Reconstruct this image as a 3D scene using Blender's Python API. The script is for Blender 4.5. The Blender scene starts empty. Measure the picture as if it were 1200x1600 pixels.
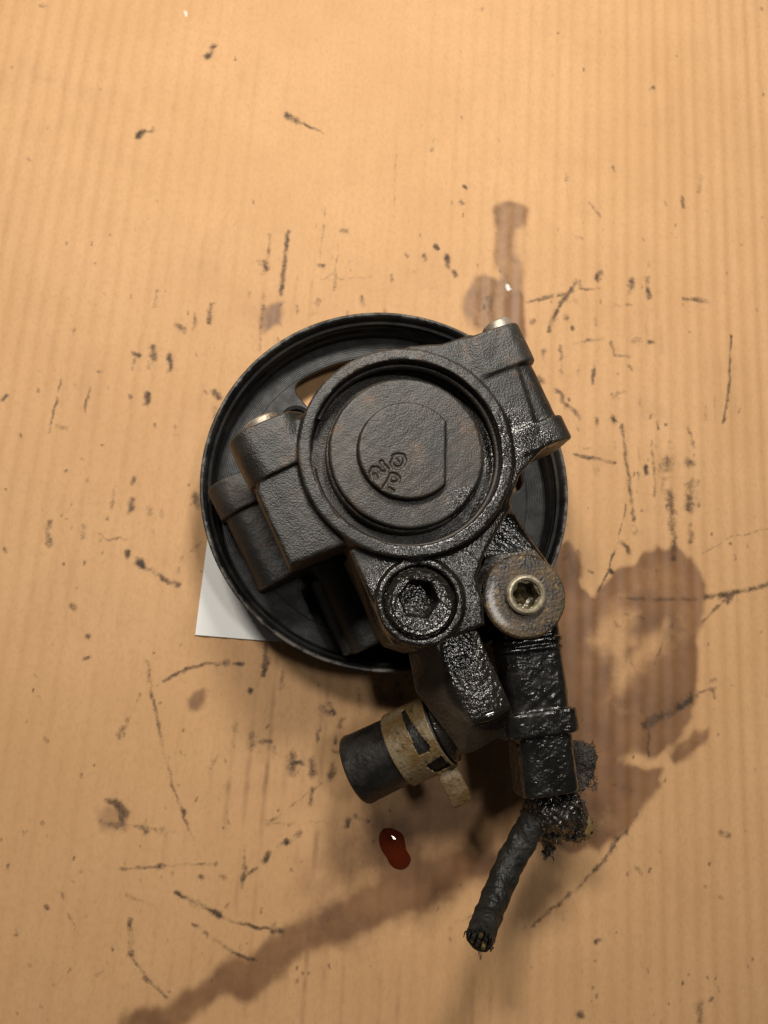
import bpy, bmesh, math, random
import numpy as np
from mathutils import Vector, Matrix

random.seed(7)
RNG = np.random.default_rng(7)
scene = bpy.context.scene
COL = scene.collection

# ------------------------------------------------------------------ camera
# All lengths below are millimetres in world axes (x right, y away, z up); MM turns them into metres.
MM = 0.001
FPX = 1200.0                       # focal length in pixels of the 1200 x 1600 picture
NAD = (470.0, 1052.0)              # where the plumb line under the camera meets the picture
_n = np.array([(NAD[0] - 600) / FPX, -(NAD[1] - 800) / FPX, -1.0]); _n /= np.linalg.norm(_n)
ZC = -_n
YC = np.array([0., 1., 0.]) - ZC * ZC[1]; YC /= np.linalg.norm(YC)
XC = np.cross(YC, ZC)
RWC = np.stack([XC, YC, ZC], 0)    # camera axes -> world axes
RIM_Z = 27.0
_p = RWC @ np.array([(605 - 600) / FPX * 296, (800 - 765) / FPX * 296, -296.0])
CAMH = RIM_Z - _p[2]
CAM = np.array([0., 0., CAMH])

def at(px, py, z=0.0):
    """point of the place (mm) seen at a picture position when it lies at height z"""
    d = RWC @ np.array([(px - 600) / FPX, (800 - py) / FPX, -1.0])
    t = (z - CAMH) / d[2]
    return CAM + d * t

def pxmm(px, py, z):
    """picture pixels per millimetre at that place"""
    d = RWC @ np.array([(px - 600) / FPX, (800 - py) / FPX, -1.0])
    return FPX / ((z - CAMH) / d[2])

cam_data = bpy.data.cameras.new('camera')
cam = bpy.data.objects.new('camera', cam_data); COL.objects.link(cam)
m4 = Matrix([list(RWC[0]) + [0], list(RWC[1]) + [0], list(RWC[2]) + [CAMH * MM], [0, 0, 0, 1]])
cam.matrix_world = m4
cam_data.sensor_fit = 'VERTICAL'; cam_data.sensor_height = 24.0
cam_data.lens = FPX / 1600 * 24.0
cam_data.clip_start = 0.01; cam_data.clip_end = 20
cam_data.dof.use_dof = True; cam_data.dof.focus_distance = 0.252; cam_data.dof.aperture_fstop = 15.0
scene.camera = cam

# ------------------------------------------------------------------ light
world = bpy.data.worlds.new('World'); scene.world = world; world.use_nodes = True
bg = world.node_tree.nodes['Background']
bg.inputs[0].default_value = (1.0, 0.93, 0.85, 1); bg.inputs[1].default_value = 0.03

def area(name, loc, target, size, sy, power, col):
    l = bpy.data.lights.new(name, 'AREA'); l.shape = 'RECTANGLE'; l.size = size; l.size_y = sy
    l.energy = power; l.color = col
    o = bpy.data.objects.new(name, l); COL.objects.link(o)
    o.location = Vector(loc) * MM
    o.rotation_euler = (Vector(target) - Vector(loc)).to_track_quat('-Z', 'Y').to_euler()
    return o
area('workshop_lamp', (-165, 350, 620), (0, 60, 0), 0.12, 0.08, 2.7, (1.0, 0.92, 0.82))
area('bench_lamp', (80, 390, 480), (60, 240, 0), 0.11, 0.08, 2.7, (1.0, 0.94, 0.84))
area('ceiling_panel', (225, 70, 900), (60, 20, 0), 0.12, 0.07, 1.5, (1.0, 0.95, 0.88))

vs = scene.view_settings
vs.view_transform = 'Standard'; vs.look = 'None'; vs.gamma = 1; vs.exposure = 0.0; vs.use_curve_mapping = False
scene.cycles.use_denoising = True
scene.cycles.max_bounces = 6

# ------------------------------------------------------------------ node helper
class NT:
    def __init__(s, name):
        s.m = bpy.data.materials.new(name); s.m.use_nodes = True
        s.t = s.m.node_tree; s.b = s.t.nodes['Principled BSDF']
    def n(s, kind, **kw):
        nd = s.t.nodes.new(kind)
        ins = kw.pop('ins', {})
        for k, v in kw.items(): setattr(nd, k, v)
        for k, v in ins.items(): s.put(nd.inputs[k], v)
        return nd
    def put(s, sock, v):
        if isinstance(v, bpy.types.NodeSocket): s.t.links.new(v, sock)
        elif hasattr(v, '__len__') and sock.type == 'RGBA' and len(v) == 3: sock.default_value = (*v, 1)
        else: sock.default_value = v
    def set(s, **kw):
        for k, v in kw.items(): s.put(s.b.inputs[k.replace('_', ' ')], v)
    def obj(s): return s.n('ShaderNodeTexCoord').outputs['Object']
    def noise(s, scale, detail=4, rough=.55, vec=None, dist=0.):
        nd = s.n('ShaderNodeTexNoise', ins={'Scale': scale, 'Detail': detail, 'Roughness': rough, 'Distortion': dist})
        s.put(nd.inputs['Vector'], vec if vec is not None else s.obj())
        return nd.outputs['Fac']
    def math(s, op, a, b=0., c=0., clamp=False):
        nd = s.n('ShaderNodeMath', operation=op, use_clamp=clamp)
        s.put(nd.inputs[0], a); s.put(nd.inputs[1], b); s.put(nd.inputs[2], c)
        return nd.outputs[0]
    def ramp(s, v, a, b, lo=0., hi=1.):
        nd = s.n('ShaderNodeMapRange', interpolation_type='SMOOTHSTEP')
        s.put(nd.inputs['Value'], v); nd.inputs['From Min'].default_value = a; nd.inputs['From Max'].default_value = b
        nd.inputs['To Min'].default_value = lo; nd.inputs['To Max'].default_value = hi
        return nd.outputs[0]
    def mix(s, f, a, b, mode='MIX'):
        nd = s.n('ShaderNodeMix', data_type='RGBA', blend_type=mode)
        s.put(nd.inputs[0], f); s.put(nd.inputs[6], a); s.put(nd.inputs[7], b)
        return nd.outputs[2]
    def bump(s, h, dist, strength=1.0, normal=None):
        nd = s.n('ShaderNodeBump', ins={'Strength': strength, 'Distance': dist, 'Height': h})
        if normal is not None: s.put(nd.inputs['Normal'], normal)
        return nd.outputs[0]
    def near(s, pts, obj):
        """1 near any of the points (x,y,z,r0,r1 in mm, object space), 0 away"""
        out = None
        for x, y, z, r0, r1 in pts:
            d = s.n('ShaderNodeVectorMath', operation='DISTANCE')
            s.put(d.inputs[0], obj); d.inputs[1].default_value = (x * MM, y * MM, z * MM)
            v = s.ramp(d.outputs['Value'], r0 * MM, r1 * MM, 1., 0.)
            out = v if out is None else s.math('MAXIMUM', out, v)
        return out

BASE = at(605, 765, RIM_Z); BASE[2] = 0.0     # foot of the pump: centre of its pulley on the cardboard

def rel(px, py, z):
    p = at(px, py, z) - BASE
    return tuple(p)

# ------------------------------------------------------------------ materials
def iron(name, base, light, rough, grain, gdist, wet_pts, rust=.5, wetmin=0., bumpy=1.):
    t = NT(name); o = t.obj()
    big = t.noise(55, 5, .6, o); fine = t.noise(grain, 1.2, .5, o); med = t.noise(grain * .42, 1, .5, o)
    col = t.mix(t.ramp(big, .40, .62), base, light)
    rmask = t.ramp(t.noise(110, 6, .72, o), .57, .70, 0, rust)
    col = t.mix(rmask, col, (.13, .058, .022))
    dirt = t.ramp(t.noise(30, 6, .7, o), .46, .62, 0, .75)
    col = t.mix(dirt, col, (.026, .018, .0115))
    pt = t.n('ShaderNodeNewGeometry').outputs['Pointiness']
    wear = t.math('MULTIPLY', t.ramp(pt, .515, .56), t.ramp(t.noise(160, 5, .7, o), .44, .6))
    col = t.mix(t.math('MULTIPLY', wear, .55), col, (.10, .085, .068))
    wet = t.near(wet_pts, o) if wet_pts else None
    if wet is None: wet = wetmin
    else:
        wet = t.math('MULTIPLY', wet, t.ramp(t.noise(140, 4, .6, o), .22, .42))
        wet = t.math('MAXIMUM', wet, wetmin)
    col = t.mix(t.math('MULTIPLY', wet, .85), col, (.007, .006, .005))
    hgt = t.math('ADD', t.math('MULTIPLY', fine, 1.0), t.math('MULTIPLY', med, .30))
    film = t.ramp(t.noise(75, 3, .6, o), .36, .56, .42, 1.)
    beads = t.math('MULTIPLY', t.math('ADD', t.noise(1000, .5, .5, o), t.math('MULTIPLY', t.noise(420, 1, .5, o), 1.2)), wet)
    hgt = t.math('MULTIPLY', hgt, t.ramp(t.noise(48, 4, .65, o), .36, .62, .65, 1.15))
    hgt = t.math('ADD', hgt, t.math('MULTIPLY', t.math('MULTIPLY', beads, film), .62))
    nrm = t.bump(hgt, gdist * MM, bumpy)
    t.set(Base_Color=col, Metallic=0.0, Normal=nrm)
    t.put(t.b.inputs['Roughness'], t.math('SUBTRACT', rough, t.math('MULTIPLY', wet, rough - .22)))
    t.put(t.b.inputs['Coat Weight'], t.math('MULTIPLY', wet, .3)); t.set(Coat_Roughness=.14)
    t.b.inputs['Coat Normal'].default_value = (0, 0, 0)
    t.t.links.new(nrm, t.b.inputs['Coat Normal'])
    t.b.inputs['Specular IOR Level'].default_value = .45
    return t.m

WET = [(*rel(660, 945, 76), 17, 24), (*rel(800, 700, 76), 8, 18), (*rel(770, 800, 78), 9, 17), (*rel(740, 850, 77), 10, 17),
       (*rel(690, 850, 78), 4, 12), (*rel(840, 700, 76), 5, 9)]
M = {}
M['iron'] = iron('cast_iron', (.009, .0085, .0075), (.028, .026, .0222), .45, 1750, .21, WET, .45)
M['cap_iron'] = iron('cap_iron', (.014, .0127, .0107), (.035, .0315, .026), .47, 1750, .20, [(*rel(740, 800, 76), 5, 12)], .55)
M['bracket'] = iron('bracket_iron', (.014, .014, .0135), (.025, .024, .022), .55, 1000, .18, [(*rel(810, 850, 50), 10, 24)], .35)
M['wet_iron'] = iron('oily_iron', (.020, .018, .015), (.035, .030, .024), .40, 1000, .26, [], .2, .97)
M['elbow'] = iron('oily_elbow', (.036, .027, .017), (.052, .038, .024), .45, 800, .36, [(*rel(752, 1060, 58), 11, 13.5), (*rel(772, 1100, 58), 9, 11), (*rel(735, 1020, 58), 9, 11)], .3, .12)

def pulley_mat():
    t = NT('pulley_black_steel'); o = t.obj()
    n = t.noise(90, 5, .65, o); f = t.noise(1500, 4, .7, o)
    col = t.mix(t.ramp(n, .4, .7), (.006, .006, .006), (.014, .0135, .013))
    col = t.mix(t.ramp(t.noise(400, 4, .7, o), .66, .74, 0, .5), col, (.06, .05, .04))
    z = t.n('ShaderNodeSeparateXYZ'); t.put(z.inputs[0], o)
    lip = t.math('MULTIPLY', t.ramp(z.outputs[2], 26.1 * MM, 26.9 * MM), t.ramp(t.noise(170, 5, .7, o), .44, .60))
    col = t.mix(t.math('MULTIPLY', lip, .8), col, (.16, .145, .13))
    dust = t.ramp(t.noise(50, 5, .65, o), .48, .68, 0, .6)
    col = t.mix(dust, col, (.030, .023, .017))
    t.set(Base_Color=col, Roughness=t.ramp(n, .3, .7, .36, .64), Normal=t.bump(f, .08 * MM))
    t.b.inputs['Specular IOR Level'].default_value = .32
    return t.m
M['pulley'] = pulley_mat()

def simple(name, c1, c2, rough, scale=300, bdist=.1, metal=0., bscale=1200, r2=None, coat=0., spots=None, det=1.2, spec=.5, patch=False):
    t = NT(name); o = t.obj()
    n = t.noise(scale, 6, .65, o)
    col = t.mix(t.ramp(n, .38, .64), c1, c2)
    if spots: col = t.mix(t.ramp(t.noise(scale * 2.3, 5, .7, o), .56, .66, 0, .85), col, spots)
    hg = t.noise(bscale, det, .5, o)
    if patch: hg = t.math('MULTIPLY', hg, t.ramp(t.noise(85, 3, .6, o), .38, .60, .12, 1.))
    t.b.inputs['Specular IOR Level'].default_value = spec
    t.set(Base_Color=col, Metallic=metal, Normal=t.bump(hg, bdist * MM))
    t.put(t.b.inputs['Roughness'], t.ramp(n, .35, .65, rough, r2 if r2 is not None else rough))
    t.set(Coat_Weight=coat, Coat_Roughness=.1)
    return t.m
M['web'] = simple('machined_web', (.040, .041, .042), (.070, .071, .072), .45, 200, .03, .2, spec=.35)
M['bush'] = simple('zinc_bush', (.27, .225, .17), (.42, .38, .32), .42, 200, .12, .6, 900, .5, spots=(.10, .06, .03))
M['washer'] = simple('rusty_oily_washer', (.014, .011, .009), (.070, .043, .019), .34, 150, .34, 0, 1000, .58, .15, spots=(.16, .105, .026))
M['bolt'] = simple('bolt_head', (.38, .34, .25), (.24, .20, .13), .4, 300, .1, .5, 900, spots=(.07, .05, .025))
M['socket'] = simple('socket_floor', (.10, .078, .030), (.025, .019, .011), .25, 420, .2, .2, 900, .4, .3)
M['snap'] = simple('snap_ring', (.012, .009, .007), (.026, .017, .011), .5, 350, .15, .2)
M['rubber'] = simple('hose_rubber', (.007, .0065, .006), (.012, .011, .0098), .36, 150, .22, 0, 700, .58, spec=.35)
M['clamp'] = simple('spring_clamp', (.105, .062, .018), (.150, .116, .066), .45, 150, .35, .0, 700, .6, .1, spots=(.030, .019, .009))
M['recess'] = simple('shaded_recess', (.004, .0035, .003), (.008, .007, .006), .5, 200, .1, 0, 700, .6, spec=.25)  # near-black colour stands in for the shade on the hex socket walls
M['oil_film'] = simple('black_oil_film', (.006, .005, .004), (.009, .007, .005), .14, 150, .12, 0, 500, .2, .8)
M['tab'] = simple('clamp_tab', (.080, .047, .017), (.115, .080, .042), .34, 160, .35, 0, 700, .6, .0, spots=(.030, .018, .009), spec=.3)
M['plastic'] = simple('oily_black_plastic', (.0065, .006, .0054), (.011, .010, .009), .18, 160, .32, 0, 950, .34, .35, patch=True)
M['plastic_dull'] = simple('dull_black_plastic', (.012, .012, .0115), (.022, .021, .020), .36, 160, .2, 0, 700, .5, .15)
M['tape'] = simple('cloth_tape', (.009, .009, .008), (.019, .0175, .015), .46, 120, .5, 0, 800, .66, spec=.3)
M['frayed'] = simple('frayed_tape', (.009, .008, .007), (.024, .019, .015), .22, 260, .3, 0, 900, .5, .5)
M['fuzz'] = simple('fuzzy_cloth', (.028, .022, .018), (.060, .049, .040), .75, 500, .9, 0, 1400)
M['copper'] = simple('wire_strand', (.16, .11, .04), (.06, .045, .02), .4, 300, .1, .4)
M['chip'] = simple('amber_chip', (.15, .10, .028), (.09, .06, .02), .35, 300, .1)

def label_mat():
    t = NT('white_label'); o = t.obj()
    col = t.mix(t.ramp(t.noise(70, 6, .7, o), .56, .74, 0, .5), (.80, .81, .79), (.58, .54, .45))
    col = t.mix(t.ramp(t.noise(420, 4, .7, o), .70, .76, 0, .5), col, (.30, .24, .17))
    t.set(Base_Color=col, Roughness=.5)
    return t.m
M['label'] = label_mat()

def oil_mat():
    t = NT('red_brown_oil')
    t.set(Base_Color=(.19, .028, .006), Roughness=.03, IOR=1.47)
    t.b.inputs['Transmission Weight'].default_value = .5
    v = t.n('ShaderNodeVolumeAbsorption', ins={'Color': (.80, .12, .02, 1), 'Density': 500.0})
    t.t.links.new(v.outputs[0], t.t.nodes['Material Output'].inputs['Volume'])
    return t.m
M['oil'] = oil_mat()

# ------------------------------------------------------------------ mesh helpers
def link_mesh(name, me, mat, parent=None):
    o = bpy.data.objects.new(name, me); COL.objects.link(o)
    if mat: me.materials.append(mat)
    if parent is not None: o.parent = parent
    return o

def np_mesh(name, V, F, smooth=True):
    """V in mm (n,3); F (m,3|4) int"""
    me = bpy.data.meshes.new(name)
    V = np.asarray(V, np.float32) * MM; F = np.asarray(F, np.int32)
    k = F.shape[1]
    me.vertices.add(len(V)); me.vertices.foreach_set('co', V.ravel())
    me.loops.add(F.size); me.loops.foreach_set('vertex_index', F.ravel())
    me.polygons.add(len(F))
    me.polygons.foreach_set('loop_start', np.arange(0, F.size, k, dtype=np.int32))
    me.polygons.foreach_set('use_smooth', np.full(len(F), smooth))
    me.update(); me.validate()
    return me

def surface_nets(F, o, h):
    s = F < 0
    nx, ny, nz = F.shape
    cnt = np.zeros((nx - 1, ny - 1, nz - 1), np.int8)
    offs = [(i, j, k) for i in (0, 1) for j in (0, 1) for k in (0, 1)]
    for i, j, k in offs: cnt += s[i:nx - 1 + i, j:ny - 1 + j, k:nz - 1 + k]
    mask = (cnt > 0) & (cnt < 8)
    idx = np.full(mask.shape, -1, np.int32); ci = np.argwhere(mask); idx[mask] = np.arange(len(ci))
    acc = np.zeros((len(ci), 3)); num = np.zeros(len(ci))
    for a in offs:
        for ax in range(3):
            if a[ax]: continue
            b = list(a); b[ax] = 1
            fa = F[ci[:, 0] + a[0], ci[:, 1] + a[1], ci[:, 2] + a[2]]
            fb = F[ci[:, 0] + b[0], ci[:, 1] + b[1], ci[:, 2] + b[2]]
            c = (fa < 0) != (fb < 0)
            t = np.where(c, fa / np.where(c, fa - fb, 1), 0)
            p = np.array(a, float)[None].repeat(len(ci), 0); p[:, ax] += t
            acc[c] += p[c]; num[c] += 1
    V = (ci + acc / num[:, None]) * h + np.asarray(o)
    Q = []
    def quads(sa, sb, cells):
        d = np.argwhere(sa != sb)
        if not len(d): return
        flip = sa[tuple(d.T)]
        q = np.stack([idx[tuple((d + c).T)] for c in cells], 1)
        q[~flip] = q[~flip][:, ::-1]
        Q.append(q)
    quads(s[:-1, 1:-1, 1:-1], s[1:, 1:-1, 1:-1], [(0, 0, 0), (0, 1, 0), (0, 1, 1), (0, 0, 1)])
    quads(s[1:-1, :-1, 1:-1], s[1:-1, 1:, 1:-1], [(0, 0, 0), (0, 0, 1), (1, 0, 1), (1, 0, 0)])
    quads(s[1:-1, 1:-1, :-1], s[1:-1, 1:-1, 1:], [(0, 0, 0), (1, 0, 0), (1, 1, 0), (0, 1, 0)])
    return V, np.concatenate(Q)

def sdf_obj(name, f, lo, hi, h, mat, parent):
    lo = np.asarray(lo, float); hi = np.asarray(hi, float)
    n = np.ceil((hi - lo) / h).astype(int) + 1
    x = (lo[0] + np.arange(n[0]) * h).astype(np.float32)[:, None, None]
    y = (lo[1] + np.arange(n[1]) * h).astype(np.float32)[None, :, None]
    z = (lo[2] + np.arange(n[2]) * h).astype(np.float32)[None, None, :]
    F = np.broadcast_to(f(x, y, z), n).astype(np.float32)
    V, Q = surface_nets(F, lo, h)
    return link_mesh(name, np_mesh(name, V - BASE, Q), mat, parent)

# signed distances (mm)
def s_ext(d2, z, z0, z1, r=0.):
    """2-D distance extruded from z0 to z1, edges rounded by r"""
    dz = np.abs(z - (z0 + z1) / 2) - (z1 - z0) / 2 + r
    d2 = d2 + r
    return np.minimum(np.maximum(d2, dz), 0) + np.sqrt(np.maximum(d2, 0) ** 2 + np.maximum(dz, 0) ** 2) - r
def s_circ(x, y, c, r): return np.sqrt((x - c[0]) ** 2 + (y - c[1]) ** 2) - r
def s_poly(x, y, P):
    P = np.asarray(P, np.float32)[:, :2]
    d = None; sgn = None
    for i in range(len(P)):
        a = P[i]; b = P[i - 1]
        e = b - a; wx = x - a[0]; wy = y - a[1]
        t = np.clip((wx * e[0] + wy * e[1]) / (e @ e), 0, 1)
        q = (wx - e[0] * t) ** 2 + (wy - e[1] * t) ** 2
        d = q if d is None else np.minimum(d, q)
        c1 = y >= a[1]; c2 = y < b[1]; c3 = (e[0] * wy) > (e[1] * wx)
        fl = (c1 & c2 & c3) | (~c1 & ~c2 & ~c3)
        sgn = fl if sgn is None else sgn ^ fl
    return np.where(sgn, -1, 1) * np.sqrt(d)
def s_bar(x, y, z, p, a, t0, t1, u0, u1, z0, z1, rc, re=.5):
    """bar along horizontal direction a from p: section u0..u1 x z0..z1 with corner radius rc, end edges re"""
    nx_, ny_ = a[1], -a[0]
    t = (x - p[0]) * a[0] + (y - p[1]) * a[1]; u = (x - p[0]) * nx_ + (y - p[1]) * ny_
    du = np.abs(u - (u0 + u1) / 2) - (u1 - u0) / 2 + rc; dz = np.abs(z - (z0 + z1) / 2) - (z1 - z0) / 2 + rc
    d2 = np.minimum(np.maximum(du, dz), 0) + np.sqrt(np.maximum(du, 0) ** 2 + np.maximum(dz, 0) ** 2) - rc
    dt = np.abs(t - (t0 + t1) / 2) - (t1 - t0) / 2
    d2 = d2 + re; dt = dt + re
    return np.minimum(np.maximum(d2, dt), 0) + np.sqrt(np.maximum(d2, 0) ** 2 + np.maximum(dt, 0) ** 2) - re
def smin(a, b, k):
    h = np.clip(.5 + .5 * (b - a) / k, 0, 1)
    return b * (1 - h) + a * h - k * h * (1 - h)
def smax(a, b, k): return -smin(-a, -b, k)
def lump(x, y, z, s, amp, ph=0.):
    return amp * (np.sin(x * s + 1.3 + ph) * np.sin(y * s * 1.13 + .7 - ph) * np.cos(z * s * .9 + ph)
                  + .6 * np.sin(x * s * 2.3 + y * s * 1.1 + ph) * np.sin(y * s * 1.9 - z * s * 2.1 + 2 * ph)
                  + .4 * np.sin(x * s * 3.9 - y * s * 3.1 + 3 * ph) * np.sin(z * s * 3.3 + y * s * 2.2))

def lathe(name, prof, mat, parent, c=(0, 0, 0), axis=(0, 0, 1), seg=128, closed=True, jit=0., smooth_angle=None):
    """profile [(r,z)] mm turned about axis through c (world mm)"""
    prof = np.asarray(prof, float); n = len(prof)
    ax = Vector(axis).normalized(); R = np.array(ax.to_track_quat('Z', 'Y').to_matrix())
    th = np.linspace(0, 2 * np.pi, seg, endpoint=False)
    V = np.zeros((seg, n, 3))
    rr = prof[None, :, 0] + (RNG.normal(0, jit, (seg, n)) if jit else 0)
    V[:, :, 0] = rr * np.cos(th)[:, None]; V[:, :, 1] = rr * np.sin(th)[:, None]; V[:, :, 2] = prof[None, :, 1]
    V = V.reshape(-1, 3) @ R.T + np.asarray(c) - BASE
    i = np.arange(seg)[:, None]; j = np.arange(n if closed else n - 1)[None]
    i2 = (i + 1) % seg; j2 = (j + 1) % n
    F = np.stack([i * n + j, i2 * n + j, i2 * n + j2, i * n + j2], -1).reshape(-1, 4)
    me = np_mesh(name, V, F)
    o = link_mesh(name, me, mat, parent)
    sharp(o, smooth_angle or 32)
    return o

def sharp(o, deg):
    me = o.data
    bm = bmesh.new(); bm.from_mesh(me)
    for e in bm.edges:
        if len(e.link_faces) == 2 and e.calc_face_angle(0) > math.radians(deg): e.smooth = False
    bm.to_mesh(me); bm.free()

def tube(name, pts, rad, mat, parent, seg=16, disp=None, caps=True, hollow=0., k=8):
    """tube through world points (mm), Catmull-Rom; rad float or list"""
    P = np.asarray(pts, float); rr = np.asarray(rad if hasattr(rad, '__len__') else [rad] * len(P), float)
    Q, R_ = [], []
    for i in range(len(P) - 1):
        p0, p1, p2, p3 = P[max(i - 1, 0)], P[i], P[i + 1], P[min(i + 2, len(P) - 1)]
        for t in np.linspace(0, 1, k, endpoint=(i == len(P) - 2)):
            Q.append(.5 * ((2 * p1) + (-p0 + p2) * t + (2 * p0 - 5 * p1 + 4 * p2 - p3) * t * t + (-p0 + 3 * p1 - 3 * p2 + p3) * t ** 3))
            R_.append(rr[i] * (1 - t) + rr[i + 1] * t)
    Q = np.array(Q); R_ = np.array(R_); n = len(Q)
    T = np.gradient(Q, axis=0); T /= np.linalg.norm(T, axis=1)[:, None]
    up = np.array([0, 0, 1.]) if abs(T[0][2]) < .9 else np.array([1., 0, 0])
    N = np.cross(T, up); N /= np.linalg.norm(N, axis=1)[:, None]; B = np.cross(T, N)
    th = np.linspace(0, 2 * np.pi, seg, endpoint=False)
    rad2 = R_[:, None] * np.ones(seg)[None]
    s = np.concatenate([[0], np.cumsum(np.linalg.norm(np.diff(Q, axis=0), axis=1))])
    if disp is not None: rad2 = rad2 + disp(s[:, None], th[None])
    V = Q[:, None] + rad2[..., None] * (np.cos(th)[None, :, None] * N[:, None] + np.sin(th)[None, :, None] * B[:, None])
    V = V.reshape(-1, 3)
    i = np.arange(n - 1)[:, None]; j = np.arange(seg)[None]; j2 = (j + 1) % seg
    F = np.stack([i * seg + j, i * seg + j2, (i + 1) * seg + j2, (i + 1) * seg + j], -1).reshape(-1, 4)
    faces = [tuple(f) for f in F]
    V = [tuple(v) for v in V - BASE]
    if hollow:
        b0 = len(V); e = (n - 1) * seg
        for j in range(seg):
            c = Q[-1] - BASE; v = np.array(V[e + j]); V.append(tuple(c + (v - c) * hollow))
        for j in range(seg):
            c = Q[-1] - BASE; v = np.array(V[b0 + j]); V.append(tuple(v - T[-1] * 6))
        cc = len(V); V.append(tuple(Q[-1] - BASE - T[-1] * 6))
        for j in range(seg):
            j2 = (j + 1) % seg
            faces += [(e + j, e + j2, b0 + j2, b0 + j), (b0 + j, b0 + j2, b0 + seg + j2, b0 + seg + j), (b0 + seg + j, b0 + seg + j2, cc)]
    elif caps:
        faces.append(tuple((n - 1) * seg + j for j in range(seg)))
    if caps: faces.append(tuple(range(seg))[::-1])
    me = bpy.data.meshes.new(name); me.from_pydata([(a * MM, b * MM, c * MM) for a, b, c in V], [], faces)
    me.polygons.foreach_set('use_smooth', [True] * len(me.polygons)); me.update()
    o = link_mesh(name, me, mat, parent); sharp(o, 50)
    return o

def hull(name, pts, mat, parent, bev=.8, seg=2):
    bm = bmesh.new()
    for p in pts: bm.verts.new(tuple((np.asarray(p) - BASE) * MM))
    bmesh.ops.convex_hull(bm, input=bm.verts)
    bmesh.ops.dissolve_limit(bm, angle_limit=math.radians(4), verts=bm.verts, edges=bm.edges)
    if bev: bmesh.ops.bevel(bm, geom=list(bm.edges), offset=bev * MM, segments=seg, affect='EDGES', profile=.6)
    bmesh.ops.recalc_face_normals(bm, faces=bm.faces)
    me = bpy.data.meshes.new(name); bm.to_mesh(me); bm.free()
    me.polygons.foreach_set('use_smooth', [True] * len(me.polygons))
    o = link_mesh(name, me, mat, parent); sharp(o, 35)
    return o

def root(name, label, cat, loc):
    o = bpy.data.objects.new(name, None); COL.objects.link(o)
    o.location = Vector(loc) * MM; o['label'] = label; o['category'] = cat
    o.empty_display_size = .02
    return o

# ------------------------------------------------------------------ cardboard
_d0 = at(90, 500, 0); _d1 = at(152, 175, 0)
FL = (_d1 - _d0)[:2]; FL /= np.linalg.norm(FL)          # direction of the flutes
_d2 = at(1172, 400, 0); _d3 = at(1160, 200, 0)
FL2 = (_d3 - _d2)[:2]; FL2 /= np.linalg.norm(FL2)
FL = FL * .5 + FL2 * .5; FL /= np.linalg.norm(FL)
FP = np.array([FL[1], -FL[0]]); PITCH = 7.0

STAINS = [  # (polygon in the picture, strength, soft mm)
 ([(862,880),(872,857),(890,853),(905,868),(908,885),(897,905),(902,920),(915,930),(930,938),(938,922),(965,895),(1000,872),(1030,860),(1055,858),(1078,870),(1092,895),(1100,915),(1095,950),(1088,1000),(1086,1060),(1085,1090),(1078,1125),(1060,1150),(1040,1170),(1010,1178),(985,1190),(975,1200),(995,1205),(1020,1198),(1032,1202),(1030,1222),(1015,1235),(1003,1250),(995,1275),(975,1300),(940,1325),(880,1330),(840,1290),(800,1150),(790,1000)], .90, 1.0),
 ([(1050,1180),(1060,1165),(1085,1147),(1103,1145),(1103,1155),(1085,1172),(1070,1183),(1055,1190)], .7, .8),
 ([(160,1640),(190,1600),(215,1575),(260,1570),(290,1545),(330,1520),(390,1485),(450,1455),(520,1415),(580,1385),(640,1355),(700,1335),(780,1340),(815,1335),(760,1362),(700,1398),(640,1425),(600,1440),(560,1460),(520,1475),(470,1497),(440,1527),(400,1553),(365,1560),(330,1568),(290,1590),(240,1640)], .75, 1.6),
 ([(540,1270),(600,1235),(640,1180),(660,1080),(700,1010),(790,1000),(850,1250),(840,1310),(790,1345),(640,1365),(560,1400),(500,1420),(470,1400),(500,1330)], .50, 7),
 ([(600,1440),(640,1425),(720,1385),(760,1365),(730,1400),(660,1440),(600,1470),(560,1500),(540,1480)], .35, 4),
 ([(775,325),(785,318),(815,320),(828,328),(822,345),(805,355),(800,375),(803,395),(810,420),(815,450),(815,520),(790,530),(740,510),(725,480),(727,455),(740,438),(760,432),(775,437),(785,430),(775,410),(775,390),(778,360)], .62, 1.0),
 ([(790,470),(816,465),(816,530),(785,530)], .8, .8),
 ([(805,355),(822,345),(826,380),(822,430),(812,430),(803,395)], .22, 2.5),
 ([(416,478),(443,473),(441,508),(418,512)], .62, .8),
 ([(392,480),(416,478),(418,512),(400,540),(388,510)], .25, 3),
 ([(598,1082),(620,1078),(640,1088),(618,1110),(600,1103)], .5, 1.5),
 ([(580,1290),(600,1282),(630,1290),(650,1320),(655,1355),(630,1372),(600,1362),(584,1325)], .55, 2.0),
 ([(300,1095),(307,1085),(319,1082),(320,1098),(308,1111),(299,1107)], .7, .6),
 ([(155,1262),(170,1250),(188,1255),(200,1272),(196,1296),(180,1288),(160,1287)], .45, 1.2),
]
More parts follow.
